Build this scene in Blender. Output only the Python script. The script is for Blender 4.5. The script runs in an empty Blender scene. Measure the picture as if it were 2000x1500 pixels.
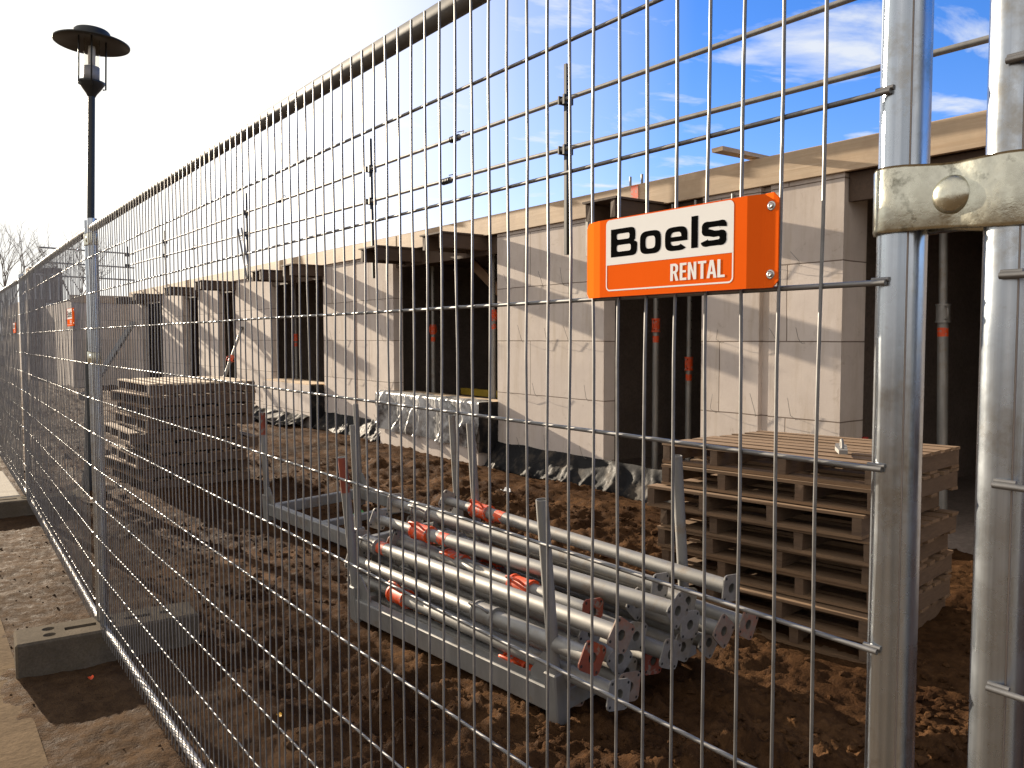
import bpy, math, random
from mathutils import Vector, Matrix, noise, Quaternion
random.seed(7)
S = bpy.context.scene
COL = S.collection
R = math.radians
PI = math.pi
GZ = -0.15                       # ground level (z = 0 is the bottom rail of the fence)

# ------------------------------------------------------------------ helpers
class MB:
    """collects faces and links them as ONE mesh object"""
    def __init__(s): s.v = []; s.f = []; s.sm = []; s.mi = []
    def add(s, vs, fs, smooth=False, mi=0, M=None):
        o = len(s.v)
        s.v += [tuple(M @ Vector(v)) if M else tuple(v) for v in vs]
        for f in fs:
            s.f.append([i + o for i in f]); s.sm.append(smooth); s.mi.append(mi)
    def box(s, x0, x1, y0, y1, z0, z1, mi=0, M=None, j=0.0):
        q = [(x0,y0,z0),(x1,y0,z0),(x1,y1,z0),(x0,y1,z0),(x0,y0,z1),(x1,y0,z1),(x1,y1,z1),(x0,y1,z1)]
        if j: q = [(a+random.uniform(-j,j), b+random.uniform(-j,j), c+random.uniform(-j,j)) for a,b,c in q]
        s.add(q, [(0,3,2,1),(4,5,6,7),(0,1,5,4),(1,2,6,5),(2,3,7,6),(3,0,4,7)], False, mi, M)
    def cbox(s, x0, x1, y0, y1, z0, z1, c=0.004, mi=0, M=None):
        """box with chamfered long edges (all 12)"""
        vs = []
        for sx, X in ((-1,x0),(1,x1)):
            for sy, Y in ((-1,y0),(1,y1)):
                for sz, Z in ((-1,z0),(1,z1)):
                    vs += [(X, Y-sy*c, Z-sz*c), (X-sx*c, Y, Z-sz*c), (X-sx*c, Y-sy*c, Z)]
        def I(a,b,d,k): return ((a*2+b)*2+d)*3+k
        fs = []
        for a in (0,1): fs.append([I(a,0,0,0),I(a,1,0,0),I(a,1,1,0),I(a,0,1,0)][::(-1 if a==0 else 1)])
        for b in (0,1): fs.append([I(0,b,0,1),I(0,b,1,1),I(1,b,1,1),I(1,b,0,1)][::(-1 if b==0 else 1)])
        for d in (0,1): fs.append([I(0,0,d,2),I(1,0,d,2),I(1,1,d,2),I(0,1,d,2)][::(-1 if d==0 else 1)])
        for a in (0,1):
            for b in (0,1): fs.append([I(a,b,0,0),I(a,b,1,0),I(a,b,1,1),I(a,b,0,1)])
        for a in (0,1):
            for d in (0,1): fs.append([I(a,0,d,0),I(a,1,d,0),I(a,1,d,2),I(a,0,d,2)])
        for b in (0,1):
            for d in (0,1): fs.append([I(0,b,d,1),I(1,b,d,1),I(1,b,d,2),I(0,b,d,2)])
        for a in (0,1):
            for b in (0,1):
                for d in (0,1): fs.append([I(a,b,d,0),I(a,b,d,1),I(a,b,d,2)])
        s.add(vs, fs, False, mi, M)
    def tube(s, pts, r, n=8, caps=True, mi=0, M=None, smooth=True):
        pts = [Vector(p) for p in pts]
        rs = r if isinstance(r, (list, tuple)) else [r]*len(pts)
        vs = []; fs = []
        t0 = (pts[1]-pts[0]).normalized()
        up = Vector((0,0,1)) if abs(t0.z) < .9 else Vector((1,0,0))
        u = t0.cross(up).normalized()
        for i, p in enumerate(pts):
            a = pts[max(i-1,0)]; b = pts[min(i+1,len(pts)-1)]
            t = (b-a).normalized()
            u = (u - t*u.dot(t)).normalized(); w = t.cross(u)
            for k in range(n):
                an = 2*PI*k/n
                vs.append(p + (u*math.cos(an)+w*math.sin(an))*rs[i])
        for i in range(len(pts)-1):
            for k in range(n):
                fs.append([i*n+k, i*n+(k+1)%n, (i+1)*n+(k+1)%n, (i+1)*n+k])
        s.add(vs, fs, smooth, mi, M)
        if caps:
            s.add(vs[:n], [list(range(n))[::-1]], False, mi, M)
            s.add(vs[-n:], [list(range(n))], False, mi, M)
    def lathe(s, prof, n=32, mi=0, M=None, smooth=True):
        vs = []; fs = []
        for r, z in prof:
            for k in range(n):
                a = 2*PI*k/n; vs.append((r*math.cos(a), r*math.sin(a), z))
        for i in range(len(prof)-1):
            for k in range(n):
                fs.append([i*n+k, i*n+(k+1)%n, (i+1)*n+(k+1)%n, (i+1)*n+k])
        s.add(vs, fs, smooth, mi, M)
    def hollow(s, r, ri, z0, z1, n=16, mi=0, M=None):
        s.lathe([(ri,z0),(r,z0)], n, mi, M, False); s.lathe([(r,z0),(r,z1)], n, mi, M)
        s.lathe([(r,z1),(ri,z1)], n, mi, M, False); s.lathe([(ri,z1),(ri,z0)], n, mi, M)
    def prism(s, poly, h0, h1, mi=0, M=None):
        n = len(poly)
        vs = [(x,y,h0) for x,y in poly]+[(x,y,h1) for x,y in poly]
        fs = [list(range(n))[::-1], list(range(n,2*n))]+[[i,(i+1)%n,n+(i+1)%n,n+i] for i in range(n)]
        s.add(vs, fs, False, mi, M)
    def grid(s, P, mi=0, smooth=True, flip=False):
        nu = len(P); nv = len(P[0]); vs = [p for row in P for p in row]; fs = []
        for i in range(nu-1):
            for j in range(nv-1):
                f = [i*nv+j,(i+1)*nv+j,(i+1)*nv+j+1,i*nv+j+1]
                fs.append(f[::-1] if flip else f)
        s.add(vs, fs, smooth, mi)
    def build(s, name, mat, parent=None, bevel=0):
        me = bpy.data.meshes.new(name); me.from_pydata(s.v, [], s.f)
        for m in (mat if isinstance(mat, (list, tuple)) else [mat]): me.materials.append(m)
        me.polygons.foreach_set('use_smooth', s.sm); me.polygons.foreach_set('material_index', s.mi)
        me.update()
        o = bpy.data.objects.new(name, me); COL.objects.link(o)
        if parent: o.parent = parent
        if bevel:
            b = o.modifiers.new('bevel', 'BEVEL'); b.width = bevel; b.segments = 2; b.limit_method = 'ANGLE'; b.angle_limit = R(40)
        return o

def tag(o, label=None, cat=None, group=None, kind=None):
    if label: o['label'] = label
    if cat: o['category'] = cat
    if group: o['group'] = group
    if kind: o['kind'] = kind
    return o
def thing(name, label, cat, loc=(0,0,0), rot=(0,0,0), group=None):
    o = bpy.data.objects.new(name, None); COL.objects.link(o)
    o.location = loc; o.rotation_euler = rot; o.empty_display_size = .1
    return tag(o, label, cat, group)
def copy_tree(o, parent=None):
    c = o.copy(); COL.objects.link(c)
    if parent: c.parent = parent
    for ch in [x for x in bpy.data.objects if x.parent == o]: copy_tree(ch, c)
    return c
def fbm(x, y, z=0.0, o=4, l=2.1, g=.5):
    a = 1.; t = 0.
    for i in range(o):
        t += a*noise.noise((x, y, z+7.3*i)); x *= l; y *= l; z *= l; a *= g
    return t

# ------------------------------------------------------------------ materials
def mat(name):
    m = bpy.data.materials.new(name); m.use_nodes = True
    nt = m.node_tree; b = nt.nodes['Principled BSDF']
    return m, nt, b
def N(nt, t, **k):
    n = nt.nodes.new(t)
    for a, v in k.items():
        if a.startswith('i_'):
            n.inputs[a[2:].replace('_',' ')].default_value = v
        else: setattr(n, a, v)
    return n
def coords(nt, scale=(1,1,1), kind='Object', loc=(0,0,0)):
    tc = N(nt, 'ShaderNodeTexCoord'); mp = N(nt, 'ShaderNodeMapping')
    mp.inputs['Scale'].default_value = scale; mp.inputs['Location'].default_value = loc
    nt.links.new(tc.outputs[kind], mp.inputs['Vector'])
    return mp.outputs['Vector']
def worldco(nt, scale=(1,1,1)):
    g = N(nt, 'ShaderNodeNewGeometry'); mp = N(nt, 'ShaderNodeMapping'); mp.inputs['Scale'].default_value = scale
    nt.links.new(g.outputs['Position'], mp.inputs['Vector']); return mp.outputs['Vector']
def rnd_offset(nt, vec, k=37.):
    oi = N(nt, 'ShaderNodeObjectInfo'); m = N(nt, 'ShaderNodeMath', operation='MULTIPLY'); m.inputs[1].default_value = k
    nt.links.new(oi.outputs['Random'], m.inputs[0])
    a = N(nt, 'ShaderNodeVectorMath', operation='ADD'); nt.links.new(vec, a.inputs[0]); nt.links.new(m.outputs[0], a.inputs[1])
    return a.outputs[0]
def noise_t(nt, vec, scale, detail=4, rough=.55, dist=0):
    n = N(nt, 'ShaderNodeTexNoise'); n.inputs['Scale'].default_value = scale; n.inputs['Detail'].default_value = detail
    n.inputs['Roughness'].default_value = rough; n.inputs['Distortion'].default_value = dist
    if vec: nt.links.new(vec, n.inputs['Vector'])
    return n.outputs['Fac']
def ramp(nt, fac, stops, interp='LINEAR'):
    r = N(nt, 'ShaderNodeValToRGB'); r.color_ramp.interpolation = interp
    e = r.color_ramp.elements
    while len(e) < len(stops): e.new(.5)
    for i, (p, c) in enumerate(stops):
        e[i].position = p; e[i].color = (c if len(c) == 4 else (*c, 1)) if isinstance(c, tuple) else (c,c,c,1)
    nt.links.new(fac, r.inputs['Fac']); return r.outputs['Color']
def mix(nt, fac, a, b, mode='MIX'):
    m = N(nt, 'ShaderNodeMix', data_type='RGBA', blend_type=mode)
    for sock, val in ((m.inputs['Factor'], fac), (m.inputs['A'], a), (m.inputs['B'], b)):
        if hasattr(val, 'is_linked'): nt.links.new(val, sock)
        elif isinstance(val, tuple): sock.default_value = (*val, 1) if len(val) == 3 else val
        else: sock.default_value = val
    return m.outputs['Result']
def bump(nt, b, h, strength=.3, dist=.01):
    n = N(nt, 'ShaderNodeBump'); n.inputs['Strength'].default_value = strength; n.inputs['Distance'].default_value = dist
    nt.links.new(h, n.inputs['Height']); nt.links.new(n.outputs['Normal'], b.inputs['Normal'])
def setc(nt, b, sock, v):
    if hasattr(v, 'is_linked'): nt.links.new(v, b.inputs[sock])
    else: b.inputs[sock].default_value = (*v, 1) if isinstance(v, tuple) and len(v) == 3 else v

def m_metal(name, c0, c1, metallic=.9, r0=.3, r1=.5, streak=(50,50,1.2), blotch=9, dirt=None, bumpk=.05):
    m, nt, b = mat(name)
    v = rnd_offset(nt, coords(nt, streak)); f = noise_t(nt, v, 1., 5, .6)
    v2 = rnd_offset(nt, coords(nt, (1,1,1))); f2 = noise_t(nt, v2, blotch, 5, .65)
    c = mix(nt, ramp(nt, f, [(.3, 0.), (.7, 1.)]), c0, c1)
    c = mix(nt, ramp(nt, f2, [(.35, 0.), (.75, .55)]), c, tuple(x*.72 for x in c0))
    if dirt:
        f3 = noise_t(nt, v2, blotch*.6, 6, .75)
        c = mix(nt, ramp(nt, f3, [(.55, 0.), (.68, .8)]), c, dirt)
    setc(nt, b, 'Base Color', c); b.inputs['Metallic'].default_value = metallic
    setc(nt, b, 'Roughness', ramp(nt, f2, [(.3, r0), (.7, r1)]))
    bump(nt, b, f2, bumpk, .004)
    return m
def m_paint(name, c, rough=.45, var=.15, chips=None, scale=14):
    m, nt, b = mat(name)
    v = rnd_offset(nt, coords(nt)); f = noise_t(nt, v, scale, 5, .6)
    col = mix(nt, ramp(nt, f, [(.3, 0.), (.75, 1.)]), c, tuple(x*(1-var) for x in c))
    if chips:
        f2 = noise_t(nt, v, scale*2.2, 5, .7)
        col = mix(nt, ramp(nt, f2, [(.56, 0.), (.60, 1.)]), col, chips)
    setc(nt, b, 'Base Color', col); b.inputs['Roughness'].default_value = rough
    bump(nt, b, f, .04, .003)
    return m
def m_wood(name, c0, c1, grain, rough=.75, stain=None, use='Object'):
    m, nt, b = mat(name)
    v = rnd_offset(nt, coords(nt, grain, use)); f = noise_t(nt, v, 1., 6, .65, 1.2)
    v2 = rnd_offset(nt, coords(nt, (1,1,1), use)); f2 = noise_t(nt, v2, 3.5, 4, .6)
    c = mix(nt, ramp(nt, f, [(.3, 0.), (.7, 1.)]), c0, c1)
    c = mix(nt, ramp(nt, f2, [(.35, 0.), (.75, .6)]), c, tuple(x*.6 for x in c0))
    if stain:
        c = mix(nt, ramp(nt, noise_t(nt, v2, 1.3, 5, .7), [(.52, 0.), (.7, .75)]), c, stain)
    setc(nt, b, 'Base Color', c); b.inputs['Roughness'].default_value = rough
    bump(nt, b, f, .35, .004)
    return m

M_post = m_metal('galvanised_post', (.60,.65,.70), (.30,.345,.40), .93, .18, .36, (90,90,1.1), 14, (.30,.28,.24))
M_seam = m_metal('weld_seam', (.33,.28,.24), (.22,.19,.17), .6, .4, .6, (50,50,6), 20)
M_wire = m_metal('galvanised_wire', (.26,.255,.25), (.145,.145,.145), .65, .38, .58, (30,30,30), 30)
M_brail = m_metal('worn_bottom_rail', (.42,.41,.40), (.26,.25,.24), .7, .42, .6, (30,3,30), 14, (.25,.2,.15))
M_rail = m_metal('weathered_rail', (.16,.16,.155), (.10,.10,.10), .3, .5, .7, (30,3,30), 10, (.2,.17,.13))
M_zinc = m_metal('yellow_zinc', (.66,.65,.53), (.40,.39,.32), .97, .14, .36, (60,60,60), 55, (.09,.085,.06), .1)
M_dullprop = None
M_prop = m_metal('weathered_galvanised', (.33,.32,.295), (.21,.20,.185), .45, .42, .62, (25,25,3), 10, (.22,.17,.12), .1)
M_rust = m_metal('rusty_plate', (.25,.20,.165), (.20,.125,.085), .2, .55, .75, (25,25,25), 12, (.32,.10,.05), .1)
M_rack = m_metal('stillage_steel', (.27,.265,.25), (.19,.185,.175), .35, .5, .7, (14,14,3), 8, (.20,.15,.10), .12)
M_orange = m_paint('orange_paint', (.78,.085,.012), .5, .3, (.30,.27,.25), 18)
M_redrust = m_paint('worn_red_paint', (.27,.055,.024), .65, .5, (.20,.15,.12), 9)
M_dark = m_paint('hole_shade', (.012,.011,.010), .8)  # near-black colour for discs that stand for shade inside holes
M_sign = m_paint('sign_orange', (.84,.125,.012), .35, .04)
M_white = m_paint('sign_white', (.84,.84,.82), .35, .03)
M_black = m_paint('sign_black', (.006,.006,.006), .55)
for m_ in (M_sign, M_white, M_black): m_.node_tree.nodes['Principled BSDF'].inputs['Specular IOR Level'].default_value = 0.
M_lamp = m_paint('lamp_black', (.018,.02,.018), .45, .3)
M_lampgrey = m_paint('lamp_grey', (.34,.33,.32), .55, .2)
M_screw = m_metal('screw_steel', (.6,.6,.58), (.4,.4,.4), .9, .25, .4)
M_pallet = m_wood('pallet_wood', (.175,.110,.064), (.085,.052,.031), (9,9,55), .82, (.085,.055,.034))
M_deck = m_wood('pallet_board', (.275,.170,.090), (.13,.078,.044), (50,2.5,50), .82, (.13,.085,.05))
M_sunlit_deck = m_wood('sunlit_board', (.54,.41,.26), (.36,.26,.16), (50,2.5,50), .8, (.20,.145,.09))  # pallet board made paler: sunlight on the top deck put into its colour
M_fascia = m_wood('new_timber', (.60,.46,.31), (.47,.33,.20), (30,1.3,30), .7, (.36,.25,.16))
M_form = m_wood('form_timber', (.10,.062,.038), (.06,.038,.024), (3,30,30), .8)
M_brace = m_wood('brace_timber', (.28,.17,.09), (.17,.10,.06), (30,30,3), .8)

def m_foil(name='black_foil', light=(.10,.08,.06), a=.5, rg=(.55,.75), sc=(1,1,1), bk=.22, spec=.1):
    m, nt, b = mat(name)
    v = coords(nt, sc); f = noise_t(nt, v, 6, 4, .5, .8); f2 = noise_t(nt, v, 28, 4, .6)
    setc(nt, b, 'Base Color', mix(nt, ramp(nt, noise_t(nt, coords(nt), 4, 5, .7), [(a, 0.), (a+.22, .75)]), (.012,.012,.013), light))
    setc(nt, b, 'Roughness', ramp(nt, f2, [(.3, rg[0]), (.7, rg[1])])); b.inputs['Specular IOR Level'].default_value = spec
    bump(nt, b, f, bk, .03)
    return m
M_foil = m_foil()
M_sheet = m_foil('painted_sheen_foil', (.55,.54,.52), .34, (.25,.45), (.8,2.6,.35), .7, .8)  # black foil, its bright sheen put into the colour as whitish blotches

def m_block():
    m, nt, b = mat('building_block')
    g = N(nt, 'ShaderNodeNewGeometry'); sp = N(nt, 'ShaderNodeSeparateXYZ'); nt.links.new(g.outputs['Position'], sp.inputs[0])
    ad = N(nt, 'ShaderNodeMath', operation='ADD'); nt.links.new(sp.outputs['X'], ad.inputs[0]); nt.links.new(sp.outputs['Y'], ad.inputs[1])
    cb = N(nt, 'ShaderNodeCombineXYZ'); nt.links.new(ad.outputs[0], cb.inputs['X']); nt.links.new(sp.outputs['Z'], cb.inputs['Y'])
    mp = N(nt, 'ShaderNodeMapping'); mp.inputs['Location'].default_value = (0.21, -.09, 0); nt.links.new(cb.outputs[0], mp.inputs['Vector'])
    wob = N(nt, 'ShaderNodeTexNoise'); wob.inputs['Scale'].default_value = 2.5; nt.links.new(g.outputs['Position'], wob.inputs['Vector'])
    wm = N(nt, 'ShaderNodeMix', data_type='VECTOR'); wm.inputs['Factor'].default_value = .012
    nt.links.new(mp.outputs[0], wm.inputs[4]); nt.links.new(wob.outputs['Color'], wm.inputs[5])
    br = N(nt, 'ShaderNodeTexBrick', offset=.5)
    br.inputs['Scale'].default_value = 1.; br.inputs['Brick Width'].default_value = 1.37; br.inputs['Row Height'].default_value = .627
    br.inputs['Mortar Size'].default_value = .006; br.inputs['Mortar Smooth'].default_value = .35
    br.inputs['Color1'].default_value = (1,1,1,1); br.inputs['Color2'].default_value = (.86,.85,.84,1); br.inputs['Mortar'].default_value = (.30,.26,.23,1)
    nt.links.new(wm.outputs[1], br.inputs['Vector'])
    v = g.outputs['Position']
    f = noise_t(nt, v, 3.2, 6, .65); f2 = noise_t(nt, v, 60, 3, .6)
    c = mix(nt, ramp(nt, f, [(.3, 0.), (.7, 1.)]), (.66,.585,.52), (.55,.48,.425))
    st = N(nt, 'ShaderNodeMapping'); st.inputs['Scale'].default_value = (7,7,.9); nt.links.new(v, st.inputs['Vector'])
    c = mix(nt, ramp(nt, noise_t(nt, st.outputs[0], 1., 5, .7), [(.50, 0.), (.70, .6)]), c, (.44,.355,.26))
    c = mix(nt, ramp(nt, noise_t(nt, v, 7, 7, .75, .6), [(.60, 0.), (.66, .45)]), c, (.36,.29,.22))
    c = mix(nt, ramp(nt, noise_t(nt, v, .8, 3, .5), [(.45, 0.), (.65, .35)]), c, (.56,.50,.47))
    c = mix(nt, 1., c, br.outputs['Color'], 'MULTIPLY')
    setc(nt, b, 'Base Color', c); b.inputs['Roughness'].default_value = .9
    hm = mix(nt, .25, br.outputs['Color'], f2)
    bump(nt, b, hm, .5, .006)
    return m
M_block = m_block()
def m_concrete(name, c0, c1, scale=5, bk=.3):
    m, nt, b = mat(name); v = worldco(nt)
    f = noise_t(nt, v, scale, 6, .65); f2 = noise_t(nt, v, scale*14, 4, .7)
    c = mix(nt, ramp(nt, f, [(.3, 0.), (.7, 1.)]), c0, c1)
    c = mix(nt, ramp(nt, f2, [(.35, .45), (.6, 0.)]), c, tuple(x*.6 for x in c1))
    setc(nt, b, 'Base Color', c); b.inputs['Roughness'].default_value = .95; b.inputs['Specular IOR Level'].default_value = .015
    bump(nt, b, f2, bk, .006); return m
M_conc = m_concrete('concrete', (.15,.122,.088), (.09,.073,.052), 7)
M_slab = m_concrete('pale_concrete', (.48,.44,.36), (.38,.34,.28), 6)
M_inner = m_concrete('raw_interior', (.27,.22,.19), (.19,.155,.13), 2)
M_pave = m_concrete('dusty_pavement', (.165,.117,.070), (.11,.077,.046), 2.2, .6)
def m_mud():
    m, nt, b = mat('mud'); v = worldco(nt)
    f = noise_t(nt, v, 1.1, 6, .65); f2 = noise_t(nt, v, 16, 6, .7, .4); f3 = noise_t(nt, v, 90, 4, .7)
    c = mix(nt, ramp(nt, f, [(.38, 0.), (.66, 1.)]), (.032,.0150,.0068), (.112,.058,.026))
    c = mix(nt, ramp(nt, f2, [(.32, .75), (.6, 0.)]), c, (.022,.011,.006))
    c = mix(nt, ramp(nt, f3, [(.62, 0.), (.78, .6)]), c, (.24,.165,.10))
    # drier, sandier strip along the pavement
    sp = N(nt, 'ShaderNodeSeparateXYZ'); nt.links.new(v, sp.inputs[0])
    ad = N(nt, 'ShaderNodeMath', operation='MULTIPLY_ADD'); nt.links.new(f, ad.inputs[0]); ad.inputs[1].default_value = -.9; nt.links.new(sp.outputs['X'], ad.inputs[2])
    mr = N(nt, 'ShaderNodeMapRange'); mr.inputs['From Min'].default_value = -.50; mr.inputs['From Max'].default_value = -.02; mr.inputs['To Min'].default_value = .75; mr.inputs['To Max'].default_value = 0
    nt.links.new(ad.outputs[0], mr.inputs['Value'])
    c = mix(nt, mr.outputs[0], c, mix(nt, ramp(nt, f2, [(.3,0.),(.7,1.)]), (.045,.026,.014), (.105,.067,.037)))
    setc(nt, b, 'Base Color', c)
    setc(nt, b, 'Roughness', ramp(nt, f2, [(.3, .55), (.6, .95)])); b.inputs['Specular IOR Level'].default_value = .015
    bump(nt, b, mix(nt, .45, f2, f3), .75, .022)
    return m
M_mud = m_mud()
def m_brick():
    m, nt, b = mat('far_brick'); v = worldco(nt)
    br = N(nt, 'ShaderNodeTexBrick'); br.inputs['Scale'].default_value = 4
    mp = N(nt, 'ShaderNodeMapping'); mp.inputs['Rotation'].default_value = (R(90),0,0); nt.links.new(v, mp.inputs['Vector']); nt.links.new(mp.outputs[0], br.inputs['Vector'])
    br.inputs['Color1'].default_value = (.17,.105,.075,1); br.inputs['Color2'].default_value = (.12,.075,.055,1); br.inputs['Mortar'].default_value = (.20,.17,.15,1)
    nt.links.new(br.outputs['Color'], b.inputs['Base Color']); b.inputs['Roughness'].default_value = .9; return m
M_brick = m_brick()
M_roof = m_paint('roof_tile', (.09,.05,.04), .8, .3)
M_frame = m_paint('window_white', (.75,.74,.70), .5)
m, nt, b = mat('window_glass'); b.inputs['Base Color'].default_value = (.04,.05,.06,1); b.inputs['Roughness'].default_value = .06; b.inputs['Specular IOR Level'].default_value = .8; M_glass = m
m, nt, b = mat('lamp_glass'); b.inputs['Base Color'].default_value = (.95,.93,.88,1); b.inputs['Roughness'].default_value = .08; b.inputs['Transmission Weight'].default_value = 1.; b.inputs['IOR'].default_value = 1.08; M_lglass = m
M_bark = m_wood('bark', (.24,.19,.15), (.16,.13,.10), (8,8,2), .9)
M_green = m_paint('green_plastic', (.012,.20,.035), .4)
M_red = m_paint('red_plastic', (.45,.02,.02), .4)
M_yellow = m_paint('yellow_leaf', (.75,.42,.03), .6, .3)
M_yform = m_paint('yellow_form_beam', (.45,.30,.03), .6, .3)
M_leafw = m_paint('pale_litter', (.62,.52,.38), .6, .3)

# ------------------------------------------------------------------ camera
yaw, pitch, roll = 0.63706, -0.0564, -0.00212
F = Vector((math.sin(yaw)*math.cos(pitch), math.cos(yaw)*math.cos(pitch), math.sin(pitch)))
R0 = Vector((math.cos(yaw), -math.sin(yaw), 0)); U0 = R0.cross(F)
RR = R0*math.cos(roll)+U0*math.sin(roll); UU = U0*math.cos(roll)-R0*math.sin(roll)
cd = bpy.data.cameras.new('camera'); cam = bpy.data.objects.new('camera', cd); COL.objects.link(cam)
cam.matrix_world = Matrix(((RR.x,UU.x,-F.x,-.71248),(RR.y,UU.y,-F.y,-.44195),(RR.z,UU.z,-F.z,1.38773),(0,0,0,1)))
cd.sensor_width = 36; cd.lens = 36*1590.3/2000; cd.clip_start = .02; cd.clip_end = 2000
S.camera = cam

# ------------------------------------------------------------------ light
SUN_AZ, SUN_EL = R(-6.5), R(14.3)        # azimuth from +Y, negative towards the street
sd = Vector((math.sin(SUN_AZ)*math.cos(SUN_EL), math.cos(SUN_AZ)*math.cos(SUN_EL), math.sin(SUN_EL)))
ld = bpy.data.lights.new('sun', 'SUN'); ld.energy = 5.; ld.angle = R(.5); ld.color = (1,.85,.66)
lo = bpy.data.objects.new('sun', ld); COL.objects.link(lo); lo.rotation_euler = (-sd).to_track_quat('-Z','Y').to_euler(); lo.location = (0,20,12)
W = bpy.data.worlds.new('World'); S.world = W; W.use_nodes = True
nt = W.node_tree; bg = nt.nodes['Background']
sky = N(nt, 'ShaderNodeTexSky', sky_type='NISHITA'); sky.sun_disc = False; sky.sun_elevation = SUN_EL; sky.sun_rotation = SUN_AZ
sky.air_density = 1.0; sky.dust_density = .6; sky.ozone_density = 2.5
tc = N(nt, 'ShaderNodeTexCoord')
sp = N(nt, 'ShaderNodeSeparateXYZ'); nt.links.new(tc.outputs['Generated'], sp.inputs[0])
zz = N(nt, 'ShaderNodeMath', operation='MAXIMUM'); nt.links.new(sp.outputs['Z'], zz.inputs[0]); zz.inputs[1].default_value = .04
dv = N(nt, 'ShaderNodeVectorMath', operation='DIVIDE'); nt.links.new(tc.outputs['Generated'], dv.inputs[0])
cz = N(nt, 'ShaderNodeCombineXYZ'); [nt.links.new(zz.outputs[0], cz.inputs[i]) for i in range(3)]; nt.links.new(cz.outputs[0], dv.inputs[1])
cmap = N(nt, 'ShaderNodeMapping'); cmap.inputs['Scale'].default_value = (1.0,1.6,1); cmap.inputs['Rotation'].default_value = (0,0,R(25)); nt.links.new(dv.outputs[0], cmap.inputs['Vector'])
cl = noise_t(nt, cmap.outputs[0], 1.15, 8, .56, .35)
clf = ramp(nt, cl, [(.555, 0.), (.68, .92)])
hs = N(nt, 'ShaderNodeHueSaturation'); hs.inputs['Saturation'].default_value = 1.36; hs.inputs['Value'].default_value = 1.0; nt.links.new(sky.outputs[0], hs.inputs['Color'])
CLOUD = (3.9,4.1,4.4)
# bright milky glow of thin cloud round the sun
dt = N(nt, 'ShaderNodeVectorMath', operation='DOT_PRODUCT'); nt.links.new(tc.outputs['Generated'], dt.inputs[0]); dt.inputs[1].default_value = sd
glow = ramp(nt, dt.outputs['Value'], [(.60, 0.), (.74, .28), (.85, .8), (.95, 1.)])
# unseen broken cloud added on the street side as fill for sign and posts
bk = N(nt, 'ShaderNodeVectorMath', operation='DOT_PRODUCT'); nt.links.new(tc.outputs['Generated'], bk.inputs[0]); bk.inputs[1].default_value = Vector((-.93,-.25,.27)).normalized()
bkf = N(nt, 'ShaderNodeMath', operation='MULTIPLY_ADD'); nt.links.new(bk.outputs['Value'], bkf.inputs[0]); bkf.inputs[1].default_value = .55; nt.links.new(cl, bkf.inputs[2])
bkr = ramp(nt, bkf.outputs[0], [(.46, 0.), (.66, .95)])
bkc = ramp(nt, bkf.outputs[0], [(.50, (1.0,.96,.92)), (.82, (4.6,4.35,4.1))])
tint = mix(nt, 1., hs.outputs[0], (.95,.84,1.2), 'MULTIPLY')
skyc = mix(nt, bkr, mix(nt, clf, tint, CLOUD), bkc)
nt.links.new(mix(nt, glow, skyc, (5.6,5.5,5.2)), bg.inputs['Color'])
bg.inputs['Strength'].default_value = .08
S.view_settings.view_transform = 'Standard'; S.view_settings.look = 'None'; S.view_settings.exposure = 1.45; S.view_settings.gamma = 1

# ------------------------------------------------------------------ ground
g = MB(); g.add([(-400,-400,-.5),(400,-400,-.5),(400,900,-.5),(-400,900,-.5)], [(0,1,2,3)])
tag(g.build('ground', M_mud), kind='structure')
def sstep(a, b, x):
    t = max(0., min(1., (x-a)/(b-a))); return t*t*(3-2*t)
def hmud(x, y):
    k = sstep(.15, .9, x)
    base = GZ + .035*fbm(x*.55, y*.55, 3.1, 3) * (.3+.7*k)
    r = abs(noise.noise((x*2.3, y*2.3, 1.7))); ridge = (1-r*1.7)
    cl = fbm(x*6.5, y*6.5, .5, 4, 2.2, .58)
    clod = max(0., cl+.12)
    rough = .75+.9*sstep(-.25, .3, fbm(x*.7, y*.7, 12.5, 2))
    for xc, dp in ((.62, .030), (4.05, .035), (2.75, .03)):
        dx_ = x-xc-.10*math.sin(y*.45+xc*3); base += dp*(-math.exp(-(dx_/.10)**2)+.8*math.exp(-((abs(dx_)-.19)/.07)**2))*(.75+.5*noise.noise((y*1.5, xc, 4)))
    h = base + k*rough*(.022*ridge*max(0, fbm(x*.9, y*.9, 9., 2)+.35) + .026*clod + .020*max(0., fbm(x*13, y*13, 5.5, 3, 2.1, .6))) + (1-k)*.010*cl + .006*noise.noise((x*40, y*40, 2.))
    # heaped earth: behind the stillages, along the fence in front and by the pallets
    h += .10*math.exp(-((x-2.2)/.55)**2-((y-.75)/.30)**2)*(.6+cl) + .07*math.exp(-((x-1.55)/.35)**2-((y-1.25)/.3)**2)*(.6+cl)
    h += .10*math.exp(-((x-3.3)/.6)**2-((y-5.2)/1.6)**2)*(.7+.6*cl)
    h += .05*math.exp(-((x-.75)/.3)**2-((y-2.6)/.9)**2)*(.4+cl)
    if x > 4.6: h -= .05*sstep(4.6, 5.0, x)
    if x < -.12: e = sstep(.12, .62, -x); h = h*(1-e) + e*(-.140-.10*max(0, -x-.36)+.020*fbm(x*3.1, y*2.3, 7.7, 4)+.004*cl)
    return h
xs = []; x = -.95
while x < 5.6: xs.append(x); x += .0155 + .004*max(0, x-2)
ysm = []; y = -1.2
while y < 30: ysm.append(y); y += max(.0155, .0068*(y+.4))
g = MB(); g.grid([[(x, y, hmud(x, y)) for y in ysm] for x in xs])
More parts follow.
